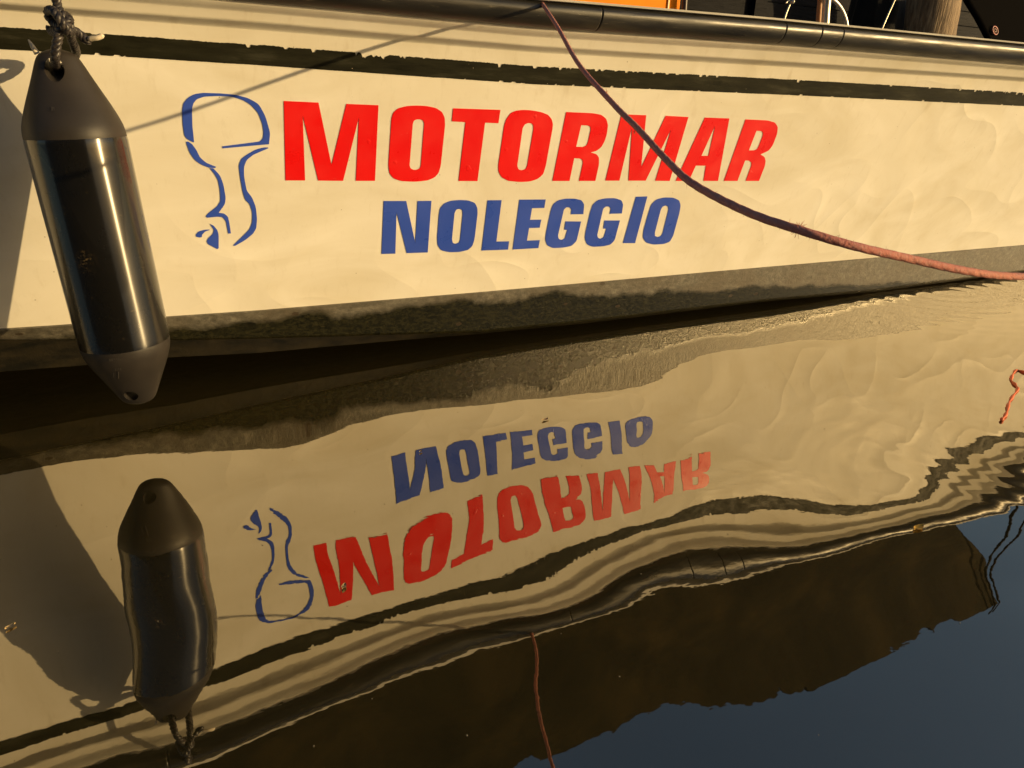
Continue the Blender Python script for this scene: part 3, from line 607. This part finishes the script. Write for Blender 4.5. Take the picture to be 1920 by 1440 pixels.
# ------------------------------------------------------------------ things above the rail
m_or = mat('orange_plastic', (.85, .28, .015), .6, spec=.1)
n = N(m_or); n.base(n.ramp(n.noise(n.coord(), 8, 4), [(.3, (.86, .24, .004)), (.7, (.95, .30, .006))]))
m_pale = mat('pale_trim', (.85, .7, .35), .4)
m_steel = mat('stainless', (.50, .46, .38), .3, metal=1.0)
n = N(m_steel); n.rough(n.ramp(n.noise(n.coord(), 30, 4), [(.3, .3), (.7, .5)]))
def quadbox(u0, v0, u1, v1, Y, depth):
    a = at(u0, v0, Y); b = at(u1, v1, Y)
    return box((min(a[0], b[0]), Y, min(a[2], b[2])), (max(a[0], b[0]), Y+depth, max(a[2], b[2])))
a_, b_ = at(1020, 60, 2.75), at(1278, -14, 2.75)
locker = empty('locker', ((a_[0]+b_[0])/2, 2.9, 1.2), 'bright orange plastic locker just inside the black rail', 'locker')
bevel(make('shell', *box((a_[0], 2.75, 1.2), (b_[0], 3.15, b_[2])), m_or, locker), .004)
c_ = at(1253, 10, 2.75)[0]
make('edge_strip', *box((c_-.006, 2.743, 1.22), (c_, 2.749, b_[2]-.004)), m_pale, locker)
m_dark = mat('dark_tube', (.05, .03, .025), .4)
# posts, rods and curved rail on the deck
def rod(name, pts, r, m, label=None, cat=None, parent=None, seg=12, thing=None):
    P = catmull([at(u, v_, y) for u, v_, y in pts], 8) if len(pts) > 2 else np.array([at(u, v_, y) for u, v_, y in pts])
    if len(P) == 2: P = np.array([P[0], P[0]*.5+P[1]*.5, P[1]])
    o = make(name, *tube(P, r, seg), m, parent, smooth=True, label=label if parent is not None else None)
    if parent is None: tag(o, label, cat)
    return o
rod('stanchion', [(1281, 60, 2.72), (1283, 20, 2.72), (1285, -14, 2.72)], .012, m_dark, 'slim dark brown post standing beside the orange locker', parent=boat)
rod('stanchion', [(1545, 90, 2.62), (1549, 20, 2.62), (1553, -20, 2.62)], .0185, m_steel, 'thick stainless post on the rail', parent=boat)
rod('grab_rail', [(1588, 90, 2.64), (1588, 50, 2.64), (1583, 28, 2.64), (1573, 10, 2.64), (1558, -4, 2.64), (1540, -12, 2.64)], .009, m_steel, 'curved stainless tube bending down to the rail', parent=boat)
m_wood = mat('orange_brown_wood', (.38, .17, .06), .5)
rod('post_backing', [(1532, 90, 2.68), (1536, 20, 2.68), (1540, -20, 2.68)], .012, m_wood, 'orange brown wooden strip behind the post', parent=boat)
hook = empty('boat_hook', tuple(at(1470, 50, 2.66)), 'thin pale rod with a round knob leaning above the rail', 'boat hook')
rod('shaft', [(1462, 70, 2.66), (1474, 25, 2.66), (1487, -6, 2.66), (1506, -60, 2.66), (1530, -130, 2.66)], .0045, m_steel, parent=hook)
rod('cross_arm', [(1473, 6, 2.66), (1480, 0, 2.66), (1488, -6, 2.66)], .004, m_steel, parent=hook)
kp = at(1486, 3, 2.65); make('knob', *tube([kp+[-.008, 0, .0], kp+[-.004, 0, 0], kp, kp+[.004, 0, 0], kp+[.008, 0, 0]], [.004, .010, .012, .010, .004], 12), m_steel, hook, smooth=True)
o = rod('antenna_rod', [(1646, 72, 2.72), (1664, 30, 2.72), (1684, -14, 2.72)], .0042, m_steel, 'thin straight metal rod leaning right in front of the black cover', 'rod')
m_blk = mat('black_fabric', (.006, .006, .006), .8, spec=.15)
n = N(m_blk); n.normal(n.bump(n.noise(n.coord((1, 1, .4)), 22, 5), .8, .01))
# bundled black cover: lumpy body of revolution
def lump(c, rx_, ry_, rz_, seed, m, name, label, cat):
    r_ = np.random.default_rng(seed); V = []; nu, nv = 40, 26; ph = r_.uniform(0, 6, 6)
    for j in range(nv):
        b = math.pi*j/(nv-1)
        for i in range(nu):
            a = 2*math.pi*i/nu; k = 1+.07*math.sin(5*a+ph[0]+3*b)+.05*math.sin(9*a+ph[1])*math.sin(4*b)+.03*math.sin(17*a+ph[2])
            V.append((c[0]+rx_*k*math.sin(b)**.6*math.cos(a), c[1]+ry_*k*math.sin(b)**.6*math.sin(a), c[2]+rz_*math.cos(b)))
    o = make(name, V, grid_faces(nv, nu, wrap=True, flip=True), m, smooth=True); return tag(o, label, cat)
cc = at(1655, 40, 3.05); lump((cc[0], 3.1, 1.35), .17, .14, .56, 3, m_blk, 'folded_cover', 'black fabric cover bundled upright between steel post and brown pile', 'cover')
# weathered pile
m_pile = mat('pile_wood', (.2, .13, .07), .7)
n = N(m_pile); n.base(n.ramp(n.noise(n.coord((6, 6, .8)), 7, 7, .65), [(.3, (.07, .042, .02)), (.5, (.21, .135, .07)), (.72, (.42, .30, .17))]))
n.normal(n.bump(n.noise(n.coord((8, 8, .7)), 9, 6), .9, .012))
pa, pb = at(1732, 60, 6.15), at(1742, -10, 6.15)
wr = abs(at(1778, 30, 6.15)[0]-at(1694, 30, 6.15)[0])/2*.86
dirp = (pb-pa)/(pb[2]-pa[2]); bp = pa+dirp*(-.6-pa[2]); tp = pa+dirp*(2.7-pa[2])
PP = np.linspace(bp, tp, 26); V, F = tube(PP, wr*(1+.02*rng.normal(size=26)), 28)
tag(make('mooring_pile', V, F, m_pile, smooth=True), 'thick weathered brown wooden pile standing behind the boat', 'pile')
# black engine cowl with red ring badge at the right
m_cowl = mat('black_cowl', (.004, .0035, .0035), .9, spec=.02)
cowl = empty('outboard_engine', tuple(at(1880, 95, 2.75)), 'black outboard engine cowl with small red ring badge at the right edge', 'engine')
pl = [(1800, -16), (1806, 4), (1826, 36), (1850, 82), (1856, 120), (2040, 140), (2040, -16)]
f0 = [at(u, v_, 2.72) for u, v_ in pl]; f1 = [at(u+14, v_, 3.1) for u, v_ in pl]; f00 = [p_*.97+np.mean(f0, 0)*.03+np.array([0, -.03, 0]) for p_ in f0]
k = len(pl); V = f00+f0+f1; F = [tuple(range(k))[::-1], tuple(range(2*k, 3*k))]
for i in range(k):
    j = (i+1) % k; F += [(i, j, k+j, k+i), (k+i, k+j, 2*k+j, 2*k+i)]
o = make('cowl', V, F, m_cowl, cowl); bevel(o, .008, 3)
bc = at(1866, 57, 2.68); th2 = np.linspace(0, 2*math.pi, 33)
ring = [bc+np.array([.027*math.cos(a)*1, 0, .017*math.sin(a)-.010*math.cos(a)]) for a in th2]
m_badge = mat('red_badge', (.45, .12, .10), .35); m_badge2 = mat('badge_core', (.20, .07, .06), .4)
make('badge', *tube(ring, .0032, 8, cap=False), m_badge, cowl, smooth=True)
ring2 = [bc+np.array([.012*math.cos(a), 0, .007*math.sin(a)-.004*math.cos(a)]) for a in th2]
make('badge_core', *tube(ring2, .0028, 8, cap=False), m_badge2, cowl, smooth=True)

# dark plank wall of the far quay
m_plank = mat('dark_planks', (.004, .004, .007), .7, spec=.15)
n = N(m_plank); n.base(n.ramp(n.noise(n.coord((.5, 1, 6)), 6, 7, .65), [(.3, (.0025, .0028, .005)), (.6, (.006, .0065, .011)), (.8, (.022, .019, .02))])); n.normal(n.bump(n.noise(n.coord((.5, 1, 8)), 9, 5), .8, .01))
wall = empty('plank_wall', (8, 7.1, -.4), 'dark navy plank wall of the far quay behind the boat', 'wall')
parts = []
zz_ = -.4
while zz_ < 3.1:
    h_ = .17+.02*rng.random(); parts.append(box((-16, 7.0+rng.random()*.02, zz_), (30, 7.1, zz_+h_-.012))); zz_ += h_
make('boards', *merge(*parts), m_plank, wall)
parts = [box((x, 6.93, -.4), (x+.18, 6.995, 3.2)) for x in np.arange(-15, 29, 2.4)]
for q in parts: make('post', *q, m_plank, wall)

# olive canopy of the boat, seen as the dark shape in the water
m_canvas = mat('olive_canvas', (.014, .011, .004), .9, spec=.1)
n = N(m_canvas); n.base(n.ramp(n.noise(n.coord(), 3, 5), [(.3, (.006, .005, .002)), (.5, (.014, .011, .004)), (.72, (.034, .024, .008))])); n.normal(n.bump(n.noise(n.coord((1, 1, 2)), 5, 4), .6, .02))
def mir(u, v_, Y):
    d = ray(u, v_).copy(); w = EYE+d*(-1/d[2]); d[2] = -d[2]; return w+d*((Y-w[1])/d[1])
YC = 3.7
zc = mir(1300, 1285, YC)[2]; xcor = mir(1838, 1108, YC)[0]; zcor = mir(1838, 1108, YC)[2]; xlow = mir(1725, 1015, YC)[0]
canopy = empty('canopy', (1.5, 4.4, 1.4), 'olive brown canvas canopy raised over the cockpit above the rail', 'canopy')
print('canopy', zc, zcor, xcor, xlow)
xsC = np.linspace(-4, xcor, 160); topz = np.linspace(zc, zcor, 160)*.5+zc*.5; 
edge = topz+.03*np.sin(xsC*5)+.02*np.sin(xsC*13+1)+np.random.default_rng(3).normal(0, .022, len(xsC))
zl = 2.2
V = [(x, YC, z_) for x, z_ in zip(xsC, edge)]+[(min(x, xlow if xlow < xcor else xcor), YC-.02, zl) for x in xsC]
make('side_curtain', V, grid_faces(2, 160, flip=True), m_canvas, canopy)
V = []
for j, (y, dz) in enumerate(((YC, 0), (YC+.05, .03), (4.3, .07), (5.0, .07), (5.6, .03), (5.65, 0), (5.67, -.6))):
    V += [(x, y, z_+dz*1.0) for x, z_ in zip(xsC, edge)]
make('roof', V, grid_faces(7, 160, flip=True), m_canvas, canopy)
for q in ([(xlow+.25, YC-.5, 1.4), (xcor-.1, YC-.02, zcor-.02)], [(xlow+.7, YC-.5, 1.4), (xcor-.02, YC-.02, zcor-.05)]):
    make('strut', *tube([q[0], (np.array(q[0])+q[1])/2, q[1]], .014, 8), m_canvas, canopy, smooth=True)

# ------------------------------------------------------------------ small things on the water
m_orc = mat('orange_cord', (.80, .16, .05), .6)
oc = [(1925, 700), (1908, 694), (1900, 700), (1896, 712), (1904, 722), (1908, 730), (1898, 744), (1891, 757), (1888, 772), (1882, 783), (1877, 787)]
P = catmull([on_water(u, v_, .004) for u, v_ in oc], 6)
tag(make('cord', *tube(P, .005+.002*np.sin(np.arange(len(P))*.9), 8), m_orc, smooth=True), 'short squiggle of orange cord floating on the water at right', 'cord')
m_leaf = mat('dead_leaf', (.45, .33, .16), .6)
def leaf(u, v_, L_, W_, rot, label, m):
    c = on_water(u, v_, .0); zc_ = float(swell(np.array([np.clip(c[0], -1.3, 6.8)]), np.array([np.clip(c[1], .65, 3.4)]))[0, 0])+.004
    V = []; F = []
    prof_ = [(-1, 0), (-.6, .7), (0, 1), (.55, .65), (1, 0)]
    for s_ in (0, 1):
        for a, w_ in prof_: V.append((a*L_, (w_*W_ if s_ else -w_*W_), .003*abs(a)))
    V += [(a*L_, 0, -.001) for a, w_ in prof_]
    for i in range(4): F += [(i, i+1, 11+i, 10+i), (10+i, 11+i, 6+i, 5+i)]
    cr, sr = math.cos(rot), math.sin(rot)
    V = [(c[0]+x*cr-y*sr, c[1]+x*sr+y*cr, zc_+z_) for x, y, z_ in V]
    tag(make('floating_leaf', V, F, m), label, 'leaf', 'leaf fragments floating on the water')
m_leafy = mat('yellow_leaf', (.62, .36, .04), .6)
leaf(1022, 794, .016, .007, .2, 'pale curled leaf fragment floating over the reflected blue letters', m_leaf)
leaf(645, 1103, .010, .006, 1.0, 'tiny pale leaf fragment floating over the first reflected red letter', m_leaf)
leaf(20, 1177, .010, .005, .6, 'pale leaf fragment floating in the dark shadow at the left edge', m_leaf)
leaf(1722, 991, .022, .010, .1, 'small yellow leaf beside the bright reflected rail line', m_leafy)
leaf(789, 851, .006, .004, .5, 'tiny pale speck floating on the reflected first blue letter', m_leaf)
# quay where the photographer stands
m_stone = mat('quay_stone', (.22, .19, .15), .8)
n = N(m_stone); n.base(n.ramp(n.noise(n.coord(), 4, 7), [(.3, (.12, .10, .08)), (.7, (.3, .26, .2))])); n.normal(n.bump(n.noise(n.coord(), 30, 6), .6, .01))
q = make('quay', *box((-30, -14, -1.2), (30, -.6, .14)), m_stone); tag(q, kind='structure')

# unseen dark building added behind the camera, making the fender mirror black
m_added_building = mat('added_building_dark', (.03, .025, .02), .7)
n = N(m_added_building); n.base(n.ramp(n.noise(n.coord((6, 1, .5)), 4, 6), [(.3, (.018, .015, .012)), (.7, (.05, .042, .032))]))
added_building = empty('added_building', (-6, -7, .14), 'unseen dark building added behind the photographer to darken the fender', 'added_building')
make('walls', *box((-22, -10, .14), (3.0, -6, 6.5)), m_added_building, added_building)
V, F = merge(([(-22.3, -10.3, 6.5), (3.3, -10.3, 6.5), (3.3, -5.7, 6.5), (-22.3, -5.7, 6.5), (-22.3, -8, 8.2), (3.3, -8, 8.2)], [(0, 1, 2, 3), (0, 4, 5, 1), (3, 2, 5, 4), (0, 3, 4), (1, 5, 2)]))
make('roof', V, F, m_added_building, added_building)
# dust and scum specks on the water
parts = []
for i in range(34):
    u, v_ = rng.uniform(0, 1920), rng.uniform(740, 1440)
    c = on_water(u, v_); r_ = rng.uniform(.0008, .0019)
    z_ = float(swell(np.array([np.clip(c[0], -1.3, 6.8)]), np.array([np.clip(c[1], .65, 3.4)]))[0, 0])+.0015
    k = 6; V = [(c[0]+r_*math.cos(a*math.pi/3)*rng.uniform(.6, 1.3), c[1]+r_*math.sin(a*math.pi/3), z_) for a in range(k)]+[(c[0], c[1], z_+r_*.5)]
    parts.append((V, [(a, (a+1) % k, k) for a in range(k)]))
m_dust = mat('dust', (.28, .24, .16), .7)
tag(make('floating_dust', *merge(*parts), m_dust), 'scattered pale dust specks floating on the dark water', 'dust', kind='stuff')
